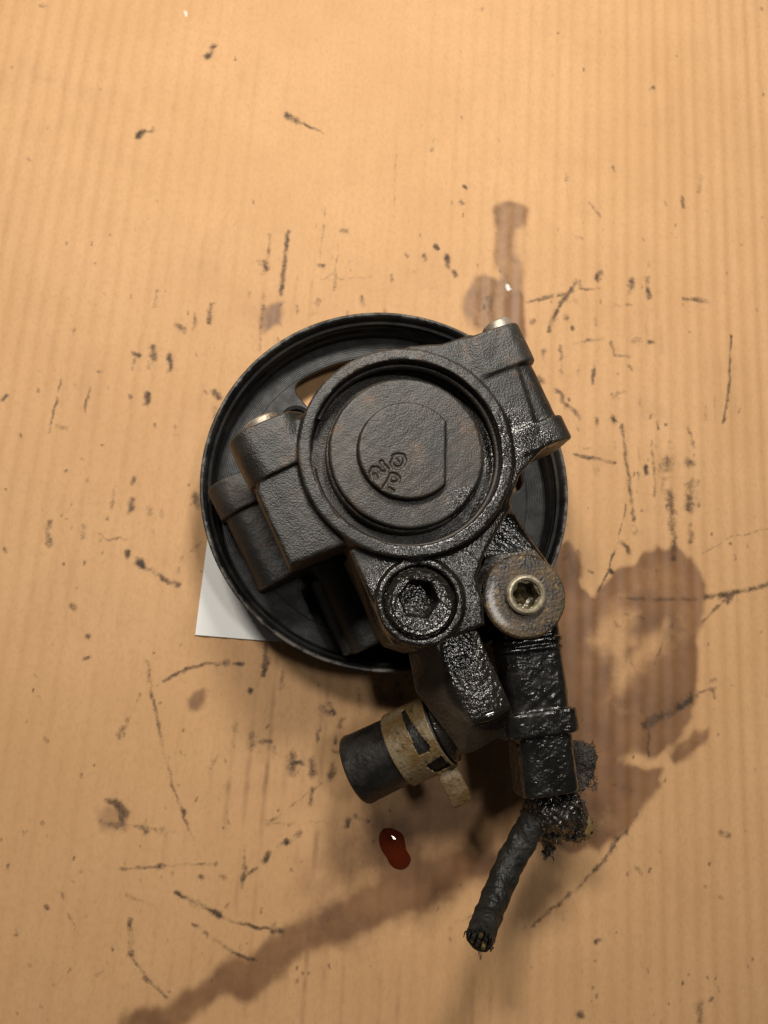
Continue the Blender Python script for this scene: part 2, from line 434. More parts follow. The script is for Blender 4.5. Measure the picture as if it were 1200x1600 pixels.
HOLES = [
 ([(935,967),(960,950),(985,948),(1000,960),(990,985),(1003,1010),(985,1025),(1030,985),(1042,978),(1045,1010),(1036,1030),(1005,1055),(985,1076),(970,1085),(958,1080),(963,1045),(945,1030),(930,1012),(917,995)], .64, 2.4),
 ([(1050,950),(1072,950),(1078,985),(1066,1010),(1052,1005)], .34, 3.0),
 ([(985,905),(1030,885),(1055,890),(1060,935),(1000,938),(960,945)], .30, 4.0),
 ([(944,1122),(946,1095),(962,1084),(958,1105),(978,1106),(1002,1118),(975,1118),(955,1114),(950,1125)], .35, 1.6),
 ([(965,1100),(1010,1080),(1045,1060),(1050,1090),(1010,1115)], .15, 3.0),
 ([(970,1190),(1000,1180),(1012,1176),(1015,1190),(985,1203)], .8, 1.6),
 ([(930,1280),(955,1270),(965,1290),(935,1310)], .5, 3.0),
]
# dark grime: (points, width px, strength)
G = [
 ([(325,88),(334,74)],9,1.0), ([(330,90),(332,70)],5,.6), ([(448,180),(462,188)],9,1.),([(462,188),(505,208)],4,.8),([(216,212),(224,206)],8,.95),([(222,208),(240,205)],4,.6),
 ([(43,246),(45,249)],5,.9),([(65,8),(72,6)],6,.5),([(535,362),(541,362)],6,.9),([(499,415),(506,417)],6,.9),
 ([(421,365),(419,400),(414,420)],4,.65),([(450,362),(446,400),(443,430),(441,460)],5,.8),([(404,412),(412,408),(416,418),(408,426)],6,.95),([(412,428),(405,426)],4,.8),
 ([(508,325),(503,380),(500,410)],3,.45),([(530,380),(525,420),(522,455)],4,.5),([(412,462),(409,500),(405,545)],6,.5),([(305,490),(302,515)],5,.75),([(331,475),(328,505)],6,.85),
 ([(246,455),(240,480)],6,.45),([(274,508),(287,518)],7,1.),([(287,512),(288,520)],5,.9),([(238,543),(239,560)],9,1.),([(240,548),(233,575)],5,.6),([(208,552),(216,555)],7,.9),([(214,553),(207,568)],4,.6),
 ([(264,553),(265,578)],7,.9),([(230,614),(229,630)],7,.95),([(202,616),(205,622)],5,.6),([(336,615),(343,620)],9,.95),([(332,630),(335,650)],7,.5),([(320,612),(326,616)],5,.5),
 ([(96,592),(88,630),(79,662)],3,.75),([(79,662),(77,675)],3,.5),([(143,595),(138,620),(132,642)],3,.7),([(88,665),(103,668)],6,.55),([(5,625),(9,620)],6,.8),([(154,580),(160,580)],4,.6),([(276,665),(273,710)],9,.35),
 ([(181,755),(176,785),(168,810)],4,.6),([(205,780),(204,800)],7,.75),([(232,790),(234,800)],8,.55),([(252,800),(254,808)],6,.5),([(305,775),(310,790)],9,.75),([(208,745),(206,755)],5,.7),
 ([(77,817),(78,850)],7,.75),([(76,818),(76,830)],8,.6),([(131,825),(128,840)],8,.65),([(147,830),(165,842),(198,842)],3,.55),([(199,862),(199,868)],7,.95),([(217,878),(222,882)],10,1.),([(222,884),(245,895),(255,905)],6,.85),([(255,905),(275,912)],5,.8),([(272,910),(280,914)],6,.8),
 ([(5,860),(8,863)],5,.9),([(238,832),(244,850)],7,.45),([(312,845),(300,860)],5,.5),([(113,945),(114,952)],6,.75),([(136,993),(139,996)],6,.8),([(283,870),(278,900)],5,.4),
 ([(229,1030),(235,1070),(244,1110),(255,1170),(270,1230),(290,1280),(305,1320)],3,.72),([(287,1266),(289,1272)],5,.9),([(234,1060),(238,1090)],3,.8),
 ([(253,1065),(280,1050),(300,1044),(325,1037),(352,1036),(380,1039)],4,.8),([(350,1034),(356,1037)],7,.9),([(284,1050),(292,1046)],5,.8),
 ([(416,1008),(416,1030),(411,1055)],7,.9),([(440,1050),(438,1085)],6,.6),([(390,1078),(392,1080)],6,.9),([(220,1085),(203,1120),(190,1150)],3,.5),([(200,1120),(186,1150)],9,.5),([(134,1030),(138,1028)],5,.9),
 ([(395,1150),(393,1165)],12,.85),([(398,1158),(422,1160)],5,.7),([(368,1135),(366,1160)],9,.5),([(430,1165),(428,1190)],6,.5),([(458,1180),(458,1205)],12,.75),([(462,1190),(470,1192)],6,.95),([(488,1188),(488,1210)],10,.75),([(520,1195),(518,1215)],11,.75),
 ([(505,1105),(515,1112)],12,.85),([(515,1100),(520,1115)],6,.9),([(535,1125),(532,1135)],7,.7),([(500,1120),(497,1160)],5,.6),([(525,1150),(523,1160)],6,.7),([(520,1173),(545,1180)],5,.6),([(487,1232),(484,1260)],5,.8),([(562,1103),(565,1115)],8,.7),([(560,1075),(560,1095)],9,.6),([(620,1070),(625,1100)],12,.7),([(595,1060),(597,1090)],9,.6),
 ([(345,1175),(330,1200)],4,.5),([(333,1165),(328,1203)],3,.55),([(350,1225),(342,1250)],3,.5),([(500,1225),(440,1270),(415,1290)],3,.55),([(415,1285),(515,1285)],3,.4),
 ([(470,1298),(450,1315),(435,1325)],6,.75),([(450,1313),(446,1318)],6,1.),([(420,1332),(415,1345)],7,.95),([(400,1357),(380,1372)],4,.6),([(383,1325),(382,1360),(378,1385)],5,.8),([(555,1275),(575,1282)],6,.85),([(543,1280),(543,1290)],6,.75),
 ([(185,1358),(220,1355),(260,1352),(310,1351),(337,1352)],3,.65),([(335,1354),(338,1351)],5,.9),([(345,1369),(350,1371)],6,.9),([(312,1369),(317,1371)],5,.8),([(247,1354),(252,1353)],5,.8),
 ([(275,1395),(310,1414),(340,1428),(370,1441),(405,1450),(440,1456)],4,.95),([(300,1408),(318,1416)],7,1.),([(336,1426),(346,1430)],7,1.),([(425,1454),(440,1456)],7,1.),
 ([(302,1443),(335,1470),(370,1490),(400,1502)],3,.8),([(335,1469),(341,1472)],6,.9),([(204,1435),(204,1465),(206,1492)],6,.8),([(206,1492),(228,1528),(262,1558)],3,.65),([(198,1400),(240,1415)],5,.45),([(226,1528),(230,1533)],5,.9),
 ([(170,1252),(185,1258),(197,1275)],8,.85),([(190,1275),(194,1298)],7,.75),([(157,1285),(185,1292)],7,.6),([(222,1293),(227,1298)],9,.75),([(253,1297),(257,1304)],9,.8),([(195,1290),(290,1303)],4,.5),
 ([(109,1425),(118,1465)],2,.6),([(71,1416),(73,1419)],5,.9),([(45,1505),(47,1507)],4,.8),([(67,1285),(69,1287)],5,.7),([(69,1155),(72,1160)],5,.6),([(140,1530),(160,1520)],3,.4),([(205,1480),(203,1490)],6,.7),
 # right side
 ([(820,473),(845,468),(880,460),(905,452),(935,450)],4,.7),([(845,467),(880,459)],6,.6),([(902,438),(880,470),(865,495),(858,518)],5,.8),([(936,425),(933,435)],8,.8),([(907,440),(908,445)],7,.7),([(988,437),(986,455)],7,.75),([(1012,433),(1014,465)],7,.8),([(1013,410),(1014,418)],6,.45),([(1069,468),(1082,469),(1105,470)],6,.8),([(960,478),(990,475)],4,.5),
 ([(882,494),(885,496)],7,.9),([(895,511),(896,513)],5,.8),([(830,505),(833,502)],6,.7),([(929,497),(932,507)],6,.7),([(880,462),(885,468)],7,.6),([(900,470),(906,475)],6,.5),
 ([(896,536),(940,528)],4,.6),([(877,540),(877,590)],5,.6),([(955,535),(962,555),(985,556)],4,.6),([(992,533),(1000,530)],10,.45),([(1016,535),(1021,536)],6,.95),([(984,572),(987,575)],6,.7),([(928,572),(926,600)],4,.8),([(848,550),(850,560)],7,.7),([(843,590),(848,597)],8,.7),([(904,575),(904,590)],5,.45),
 ([(868,608),(876,615),(880,628),(895,640),(905,652)],6,.85),([(902,670),(904,672)],5,.7),([(958,653),(959,658)],7,.8),([(933,655),(932,662)],6,.7),([(1000,625),(1005,635)],12,.4),([(960,620),(972,610)],8,.35),([(1018,648),(1018,652)],5,.7),([(1027,660),(1027,670)],4,.6),
 ([(1143,525),(1141,570),(1138,610),(1131,660)],3,.75),([(1117,620),(1118,660)],3,.45),([(1103,635),(1103,655)],5,.5),([(899,710),(930,717),(962,723)],5,.95),([(912,700),(918,698)],5,.7),([(972,665),(978,710),(985,770),(991,812)],5,.7),([(990,825),(991,830)],10,.75),([(962,690),(961,705)],4,.4),([(931,735),(932,742)],6,.4),
 ([(1018,690),(1022,740),(1023,775)],3,.55),([(1010,730),(1011,740)],6,.9),([(1000,740),(995,775)],3,.45),([(1045,720),(1040,735)],18,.75),([(1075,722),(1080,722)],12,.7),([(1046,770),(1050,800)],12,.75),([(1036,740),(1040,780)],8,.5),([(1080,755),(1077,795)],14,.75),([(1090,755),(1092,790)],6,.6),([(1050,815),(1053,870)],10,.75),([(1080,820),(1081,848)],7,.7),([(1076,665),(1085,700)],5,.5),([(1047,700),(1048,690)],7,.4),
 ([(978,790),(965,850),(945,905),(933,925)],2,.75),([(970,848),(980,855),(983,862)],7,.85),([(953,890),(955,892)],7,.95),([(918,890),(925,895)],4,.6),
 ([(1100,934),(1135,930),(1165,922),(1200,913)],7,.95),([(1140,930),(1200,914)],5,.8),([(1097,972),(1118,952),(1140,932)],4,.75),([(1138,940),(1142,932)],8,.7),([(970,935),(1010,938),(1060,936),(1100,934)],5,.65),([(1005,928),(1020,938)],9,.5),([(960,975),(965,980)],12,.4),([(975,960),(1005,965)],4,.45),([(1095,868),(1140,840),(1200,826)],3,.4),
 ([(1010,1132),(1040,1115),(1070,1100),(1085,1085)],12,.85),([(1085,1085),(1118,1076)],4,.55),([(1112,1066),(1118,1063)],6,.6),([(1115,1080),(1118,1090)],5,.6),([(1014,1130),(1013,1180)],4,.6),([(1037,1005),(1020,1040)],4,.55),([(1050,955),(1050,1000)],9,.45),([(988,1038),(992,1040)],7,.5),([(1143,1071),(1146,1072)],4,.5),
 ([(890,865),(895,890)],12,.5),([(880,872),(905,862)],5,.5),([(955,1225),(990,1235)],9,.35),
 ([(995,1272),(962,1320),(940,1350),(900,1390),(850,1432),(832,1447)],4,.72),([(963,1312),(958,1322)],8,.6),([(944,1344),(946,1346)],6,.8),([(898,1392),(900,1394)],6,.7),([(855,1428),(860,1424)],6,.7),
 ([(1130,1301),(1137,1304)],8,.95),([(996,1358),(1000,1365)],7,.5),([(931,1473),(938,1470)],4,.9),([(904,1586),(909,1587)],8,.95),([(1092,1570),(1094,1597)],12,.55),([(1097,1570),(1098,1560)],4,.4),([(926,1544),(928,1544)],4,.7),([(1110,1563),(1113,1560)],4,.7),([(1125,1402),(1127,1403)],4,.7),([(930,1501),(932,1502)],4,.7),([(740,1430),(700,1450)],5,.5),([(1101,1386),(1103,1387)],4,.6),
 ([(1015,140),(1022,137)],5,.8),([(958,260),(959,267)],5,.8),([(884,272),(884,282)],5,.8),([(883,282),(888,310)],2,.4),([(1094,275),(1093,300)],7,.5),([(1067,310),(1067,322)],6,.7),([(1039,315),(1040,320)],5,.65),([(921,315),(935,337)],4,.6),([(933,330),(936,337)],6,.6),([(905,372),(910,374)],7,.6),([(677,218),(675,235)],6,.45),([(726,290),(727,292)],5,.8),([(721,314),(723,318)],6,.7),([(777,216),(778,220)],5,.6),
 ([(682,384),(684,387)],6,1.),([(698,400),(700,415)],7,1.),([(709,425),(711,430)],7,.95),([(664,398),(667,404)],6,.75),([(635,397),(637,399)],5,.6),([(612,430),(613,440)],5,.6),([(615,330),(612,360)],5,.2),([(620,240),(615,350)],3,.3),([(765,465),(768,490)],8,.75),([(745,448),(748,455)],8,.4),([(1040,120),(1041,122)],4,.4),([(998,700),(998,720)],3,.4),
 ([(565,466),(568,478)],6,.75),([(495,470),(492,490)],7,.65),([(465,480),(466,488)],6,.55),([(602,482),(604,486)],6,.5),([(525,425),(500,437),(580,432)],3,.35),
]
WHITE = [([(290,18),(291,23)],5,.9),([(793,446),(795,450)],5,.9),([(931,405),(932,460)],2,.25)]  # white specks, among them a glint on the stain painted as colour

def vnoise(x, y, size, seed):
    """smooth value noise 0..1 with cells of the given size (mm)"""
    g = np.random.default_rng(seed).random((257, 257)); a = x / size + 1000; b = y / size + 1000
    i = np.floor(a).astype(int); j = np.floor(b).astype(int); f = a - i; h = b - j
    f = f * f * (3 - 2 * f); h = h * h * (3 - 2 * h); i %= 256; j %= 256
    return (g[i, j] * (1 - f) + g[i + 1, j] * f) * (1 - h) + (g[i, j + 1] * (1 - f) + g[i + 1, j + 1] * f) * h

def cardboard():
    # fine sheet where the picture looks, coarse border around it
    c = [at(px, py, 0) for px, py in ((0, 0), (1200, 0), (0, 1600), (1200, 1600))]
    x0 = min(p[0] for p in c) - 8; x1 = max(p[0] for p in c) + 8
    y0 = min(p[1] for p in c) - 8; y1 = max(p[1] for p in c) + 8
    h = .62
    xs = np.concatenate([np.linspace(x0 - 320, x0 - 3, 160), np.arange(x0, x1, h), np.linspace(x1 + 3, x1 + 320, 160)])
    ys = np.concatenate([np.linspace(y0 - 320, y0 - 10, 30), np.arange(y0, y1, h), np.linspace(y1 + 10, y1 + 320, 30)])
    X, Y = np.meshgrid(xs, ys, indexing='ij')
    nx, ny = X.shape
    u = (X * FP[0] + Y * FP[1]); v = X * FL[0] + Y * FL[1]
    wob = .12 * np.sin(v / 61.) + .06 * np.sin(v / 17. + u / 60)
    ph = (u + wob) / PITCH * 2 * np.pi
    idx = np.floor((u + wob) / PITCH)
    amp = .185 + .05 * np.sin(u / PITCH * 2.7) + .03 * np.sin(u / 9. + v / 30)
    Z = amp * np.cos(ph) + .25 * np.sin(u / 47.) * np.sin(v / 63. + 1) + .012 * np.sin(X * 3.1 + Y * 1.7) * np.sin(Y * 2.3 - X)
    for px_, py_, r, a in ((430, 1150, 5, -.25), (250, 880, 4, -.2), (1050, 760, 6, -.22), (180, 1270, 6, -.25), (950, 560, 5, -.18), (330, 1100, 7, -.2)):
        p = at(px_, py_, 0); Z = Z + a * np.exp(-((X - p[0]) ** 2 + (Y - p[1]) ** 2) / (2 * r * r))
    Z = np.minimum(Z - .1, .32)
    # soaking and rubbing never follow clean outlines: wander the coordinates the marks are laid in
    WX = X + 2.2 * (vnoise(X, Y, 9, 1) - .5) + 1.1 * (vnoise(X, Y, 3.2, 2) - .5); WY = Y + 2.2 * (vnoise(X, Y, 9, 3) - .5) + 1.1 * (vnoise(X, Y, 3.2, 4) - .5)
    wick = 4.0 * (vnoise(u / PITCH * 10, v * .25, 7, 21) - .5) + 1.2 * (vnoise(u, v * .2, 2.4, 22) - .5)      # oil runs along the flutes
    WX = WX + FL[0] * wick; WY = WY + FL[1] * wick
    SX = X + .9 * (vnoise(X, Y, 4, 5) - .5) + .7 * (vnoise(X, Y, 1.5, 6) - .5); SY = Y + .9 * (vnoise(X, Y, 4, 7) - .5) + .7 * (vnoise(X, Y, 1.5, 8) - .5)
    MOD = np.clip(.38 + 1.25 * vnoise(X, Y, 3.4, 9) * (.5 + vnoise(X, Y, 11, 10)), 0, 1.15)
    gri = np.zeros((nx, ny)); oil = np.zeros((nx, ny)); whi = np.zeros((nx, ny))
    def win(P, pad):
        P = np.asarray(P)
        i0, i1 = np.searchsorted(xs, [P[:, 0].min() - pad, P[:, 0].max() + pad]); j0, j1 = np.searchsorted(ys, [P[:, 1].min() - pad, P[:, 1].max() + pad])
        return slice(max(i0 - 1, 0), i1 + 1), slice(max(j0 - 1, 0), j1 + 1)
    def stroke(A, pts, w, s):
        P = np.array([at(a, b, 0)[:2] for a, b in pts]); k = pxmm(*pts[0], 0); r = w / k * .6
        W = win(P, r * 3 + 1)
        x, y = SX[W], SY[W]; d = np.full(x.shape, 1e9)
        for i in range(len(P) - 1):
            a, e = P[i], P[i + 1] - P[i]
            t = np.clip(((x - a[0]) * e[0] + (y - a[1]) * e[1]) / max(e @ e, 1e-9), 0, 1)
            d = np.minimum(d, np.hypot(x - a[0] - e[0] * t, y - a[1] - e[1] * t))
        A[W] = np.maximum(A[W], s * MOD[W] * np.exp(-(d / (r * 1.05 + .2)) ** 2 * .8))
    def poly(A, pts, s, soft, sub=False):
        P = np.array([at(a, b, 0)[:2] for a, b in pts])
        W = win(P, soft * 4 + 2)
        d = s_poly(WX[W], WY[W], P); soft = soft * 2.0 + .9; d = d - (0 if sub else .9)
        f = np.clip(.5 - d / (2 * soft), 0, 1); f = f * f * (3 - 2 * f) * s
        # drying edge: oil gathers along the border of a stain
        if not sub: f = f * (1 + .10 * np.exp(-((d + 1.5) / 1.6) ** 2))
        A[W] = A[W] * (1 - f) if sub else 1 - (1 - A[W]) * (1 - f)
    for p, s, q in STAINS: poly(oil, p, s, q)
    for p, s, q in HOLES: poly(oil, p, s, q, True)
    for p, w, s in G: stroke(gri, p, w, s)
    for p, w, s in WHITE: stroke(whi, p, w, s)
    # dirt rubbed into the hollows of the flutes at several worn places
    rub = np.zeros((nx, ny))
    line = np.clip(np.cos(ph + 2.6) - .25, 0, 1) / .75
    for px_, py_, rx, ry, q in ((470, 1230, 42, 60, .60), (430, 1430, 55, 50, .62), (540, 1500, 45, 45, .50), (120, 700, 50, 80, .22), (1050, 620, 45, 80, .30), (560, 450, 55, 20, .45), (330, 1480, 45, 40, .40), (640, 1560, 50, 40, .42), (250, 500, 80, 80, .24), (900, 1500, 90, 50, .16), (150, 150, 80, 80, .22), (1050, 200, 80, 80, .14)):
        p = at(px_, py_, 0)
        g = np.exp(-((X - p[0]) / rx) ** 2 - ((Y - p[1]) / ry) ** 2)
        rub = np.maximum(rub, q * g)
    per = np.sin(idx * 12.9898) * 43758.5453; per = per - np.floor(per)
    cloud = np.clip(vnoise(X, Y, 22, 31) * .6 + vnoise(X, Y, 7, 32) * .4 - .42, 0, 1)
    rub = rub * line * (.35 + .65 * per) * np.clip(1.9 * vnoise(u, v, 16, 11) - .45, 0, 1) * (.4 + .6 * vnoise(u, v, 4, 12)) + .02 * line + .55 * cloud * (.35 + rub)
    gri = np.maximum(gri, np.clip(rub - .2, 0, 1) * .8)
    rng = np.random.default_rng(3)
    for _ in range(620):
        px_, py_ = rng.uniform(0, 1200), rng.uniform(0, 1600) ** 1.0
        w = rng.choice([2.5, 3, 4], p=[.6, .3, .1]); s = rng.uniform(.3, .75)
        if py_ < 330 and rng.random() < .75: continue
        a = rng.uniform(-.4, .4) + math.pi / 2; L = rng.uniform(0, 5)
        stroke(gri, [(px_, py_), (px_ + L * math.cos(a), py_ + L * math.sin(a) + .5)], w, s)
    V = np.stack([X, Y, Z], -1).reshape(-1, 3)
    i = np.arange(nx - 1)[:, None]; j = np.arange(ny - 1)[None]
    F = np.stack([i * ny + j, (i + 1) * ny + j, (i + 1) * ny + j + 1, i * ny + j + 1], -1).reshape(-1, 4)
    me = np_mesh('cardboard', V, F)
    at_ = me.attributes.new('marks', 'FLOAT_COLOR', 'POINT')
    c4 = np.ones((nx * ny, 4), np.float32); c4[:, 0] = gri.ravel(); c4[:, 1] = oil.ravel(); c4[:, 2] = whi.ravel(); c4[:, 3] = rub.ravel()
    at_.data.foreach_set('color', c4.ravel())
    t = NT('kraft_cardboard'); o = t.obj()
    mk = t.n('ShaderNodeAttribute', attribute_name='marks'); sp = t.n('ShaderNodeSeparateColor'); t.put(sp.inputs[0], mk.outputs['Color'])
    g, oi, wh = sp.outputs[0], sp.outputs[1], sp.outputs[2]
    # kraft paper: fibres stretched along the flutes
    mp = t.n('ShaderNodeMapping'); t.put(mp.inputs['Vector'], o); mp.inputs['Rotation'].default_value = (0, 0, -math.atan2(FL[1], FL[0]) + math.pi / 2); mp.inputs['Scale'].default_value = (1, .55, 1)
    fib = t.noise(700, 6, .7, mp.outputs[0]); big = t.noise(14, 4, .6, o); mid = t.noise(90, 5, .65, mp.outputs[0]); fine = t.noise(2200, 3, .6, o)
    col = t.mix(t.ramp(big, .3, .7), (.512, .297, .138), (.562, .334, .163))
    col = t.mix(t.ramp(mid, .35, .7, 0, .30), col, (.485, .275, .128))
    col = t.mix(t.ramp(fib, .42, .72, 0, .42), col, (.40, .225, .106))
    col = t.mix(t.ramp(t.noise(900, 4, .75, o), .60, .74, 0, .45), col, (.30, .165, .08))
    col = t.mix(t.ramp(mk.outputs['Alpha'], 0, .7, 0, .85), col, (.24, .125, .062))
    edge = t.math('ADD', oi, t.math('MULTIPLY', t.math('SUBTRACT', t.noise(130, 6, .65, o), .5), .55))
    edge = t.math('MULTIPLY', edge, t.ramp(oi, .0, .06))
    om = t.ramp(edge, .06, .86)
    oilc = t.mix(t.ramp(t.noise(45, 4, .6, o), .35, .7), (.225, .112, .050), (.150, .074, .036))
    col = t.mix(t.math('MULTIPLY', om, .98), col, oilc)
    br = t.noise(420, 5, .7, o); br2 = t.noise(1300, 3, .6, o)
    gm = t.math('ADD', g, t.math('ADD', t.math('MULTIPLY', t.math('SUBTRACT', br, .5), 1.3), t.math('MULTIPLY', t.math('SUBTRACT', br2, .5), .5)))
    gm = t.math('MULTIPLY', t.ramp(gm, .10, 1.15, 0, .95), t.ramp(g, .0, .35))
    gc = t.mix(t.ramp(t.noise(60, 3, .5, o), .4, .65), (.030, .022, .016), (.075, .042, .024))
    col = t.mix(gm, col, gc)
    wm = t.ramp(t.math('ADD', wh, t.math('MULTIPLY', t.math('SUBTRACT', br2, .5), .8)), .3, .7, 0, .8)
    col = t.mix(wm, col, (.8, .8, .8))
    rough = t.math('SUBTRACT', .72, t.math('MULTIPLY', om, .20))
    hgt = t.math('ADD', t.math('MULTIPLY', fib, .6), t.math('MULTIPLY', fine, .4))
    t.set(Base_Color=col, Normal=t.bump(hgt, .06 * MM)); t.put(t.b.inputs['Roughness'], rough)
    t.b.inputs['Specular IOR Level'].default_value = .35
    ob = link_mesh('cardboard', me, t.m); ob['kind'] = 'structure'
    ob['label'] = 'brown corrugated cardboard sheet with oil stains and black scuffs'
    return ob
cardboard()

# ------------------------------------------------------------------ white label under the pulley
def white_label():
    z = .45
    P = [at(305, 992, z), at(328, 815, z), at(520, 800, z), at(560, 1010, z), at(437, 1003, z)]
    P = [P[0], P[4], P[3], P[2], P[1]]
    bm = bmesh.new()
    vs_ = [bm.verts.new(tuple((p - P[0]) * MM)) for p in P]
    f = bm.faces.new(vs_)
    if f.normal.z < 0: f.normal_flip()
    r = bmesh.ops.extrude_face_region(bm, geom=[f])
    bmesh.ops.translate(bm, vec=(0, 0, .35 * MM), verts=[v for v in r['geom'] if isinstance(v, bmesh.types.BMVert)])
    bmesh.ops.recalc_face_normals(bm, faces=bm.faces)
    me = bpy.data.meshes.new('paper_label'); bm.to_mesh(me); bm.free()
    o = link_mesh('paper_label', me, M['label']); o.location = Vector(P[0]) * MM
    o['label'] = 'blank white paper label sticking out from under the black pulley'; o['category'] = 'label'
white_label()

# ------------------------------------------------------------------ oil drop
def oil_drop():
    z = .3
    out = [(598,1294),(608,1292),(620,1296),(630,1303),(634,1318),(636,1328),(641,1336),(643,1345),(638,1355),(628,1360),(616,1358),(608,1350),(603,1340),(595,1328),(591,1314),(592,1302)]
    P = np.array([at(a, b, z) for a, b in out]); c = P.mean(0); P = c + (P - c) * .95
    n = 64; k = len(P)
    tt = np.linspace(0, k, n, endpoint=False); ring = []
    for t in tt:
        i = int(t); f = t - i
        p0, p1, p2, p3 = P[(i - 1) % k], P[i % k], P[(i + 1) % k], P[(i + 2) % k]
        ring.append(.5 * (2 * p1 + (p2 - p0) * f + (2 * p0 - 5 * p1 + 4 * p2 - p3) * f * f + (3 * p1 - p0 - 3 * p2 + p3) * f ** 3))
    ring = np.array(ring); V = []; F = []
    rs = [1, .97, .9, .78, .6, .4, .2]
    for s in rs:
        q = c + (ring - c) * s; q[:, 2] = z + 1.35 * (1 - s ** 2.6) ** .7; V += list(q)
    top = len(V); V.append(c + np.array([0, 0, 1.35])); bot = len(V); V.append(c - np.array([0, 0, .2]))
    me = bpy.data.meshes.new('oil_drop')
    for a in range(len(rs) - 1):
        for j in range(n): F.append((a * n + j, a * n + (j + 1) % n, (a + 1) * n + (j + 1) % n, (a + 1) * n + j))
    for j in range(n):
        F.append(((len(rs) - 1) * n + j, (len(rs) - 1) * n + (j + 1) % n, top)); F.append(((j + 1) % n, j, bot))
    me.from_pydata([tuple((np.asarray(v) - c) * MM) for v in V], [], F); me.polygons.foreach_set('use_smooth', [True] * len(F)); me.update()
    bm = bmesh.new(); bm.from_mesh(me); bmesh.ops.recalc_face_normals(bm, faces=bm.faces); bm.to_mesh(me); bm.free()
    o = link_mesh('oil_drop', me, M['oil']); o.location = Vector(c) * MM
    o['label'] = 'dark red-brown oil drop on the cardboard below the cut hose'; o['category'] = 'oil drop'
oil_drop()

# ------------------------------------------------------------------ the pump
PUMP = root('power_steering_pump', 'greasy black cast iron power steering pump lying on its pulley on cardboard', 'pump', tuple(BASE))

# ---- pulley
PC = np.array([BASE[0] + .6, BASE[1] + 2.4, 0.0]); PS = 1.022   # pulley axis, size
R0 = 70.0
prof = [(65.2, 12.0), (65.0, 6.4), (63, 5.6), (62, 5.0), (62, 3.0), (66, 2.2), (69.0, 1.6), (69.8, 2.4), (69.8, 3.6)]
zz = 4.4
for k in range(6):
    prof += [(69.0, zz), (66.4, zz + 1.3), (66.4, zz + 1.7), (69.0, zz + 3.0), (69.2, zz + 3.3)]; zz += 3.5
prof += [(69.9, 25.4), (70.0, 26.5), (69.6, 27.0), (68.9, 26.9), (68.3, 26.2), (67.6, 25.0), (67.0, 22.5), (66.4, 19.6), (65.6, 18.8), (65.2, 18.2), (65.1, 14.0)]
pulley = lathe('pulley', [(a_ * PS, b_) for a_, b_ in prof], M['pulley'], PUMP, PC, seg=220, smooth_angle=40)
# machined ring of the web, with turning grooves
WB = 3.5
gp = [(65.15, 7.0)]
gp += [(65.15, 9.3), (64.6, 8.6)]
r = 64.4
while r > 58.2:
    gp += [(r, 8.45), (r - .26, 8.62), (r - .44, 8.62), (r - .62, 8.42)]; r -= .70
gp += [(57.9, 8.5), (57.7, 8.2), (57.7, 6.6), (57.9, 6.2), (64.6, 6.2)]
gp = [(a_ * PS, b_ + WB) for a_, b_ in gp]
lathe('machined_ring', gp, M['web'], pulley, PC, seg=220, smooth_angle=25)
# inner plate with kidney slots
def plate(x, y, z):
    dx = (x - PC[0]) / PS; dy = (y - PC[1]) / PS
    r = np.sqrt(dx ** 2 + dy ** 2); th = np.arctan2(dy, dx)
    d2 = np.maximum(r - 58.2, 15 - r)
    for k in range(3):
        tc = math.radians(130.5 - 90 * k - 20); q = 5.0
        da = (th - tc + np.pi) % (2 * np.pi) - np.pi
        du = np.abs(da) * r - math.radians(20) * r + q; dr = np.abs(r - 47.6) - 9.4 + q
        sl = np.minimum(np.maximum(du, dr), 0) + np.sqrt(np.maximum(du, 0) ** 2 + np.maximum(dr, 0) ** 2) - q
        d2 = np.maximum(d2, -sl)
    return s_ext(d2, z, 9.2, 11.8, .3)
sdf_obj('web_plate', plate, (PC[0] - 61, PC[1] - 61, 8.2), (PC[0] + 61, PC[1] + 61, 12.8), .5, M['pulley'], pulley)
lathe('hub', [(0.01, 14), (14, 14), (15.5, 13), (15.5, 3), (14, 2), (0.01, 2)], M['bracket'], pulley, PC, seg=64, closed=False)

# ---- rear housing (cast iron)
ZR = 79.0
RC = at(637, 703, ZR); KR = pxmm(637, 703, ZR)
def unit(a, b):
    d = (b - a)[:2]; return d / np.linalg.norm(d), float(np.linalg.norm(d))
e1a, e1b = at(806, 511, 70), at(888, 690, 68); A1, L1 = unit(e1a, e1b)
e2a, e2b = at(357, 696, 68), at(453, 889, 68); A2, L2 = unit(e2a, e2b)
AX, _ = unit(np.zeros(3), np.array([A1[0] + A2[0], A1[1] + A2[1], 0]))
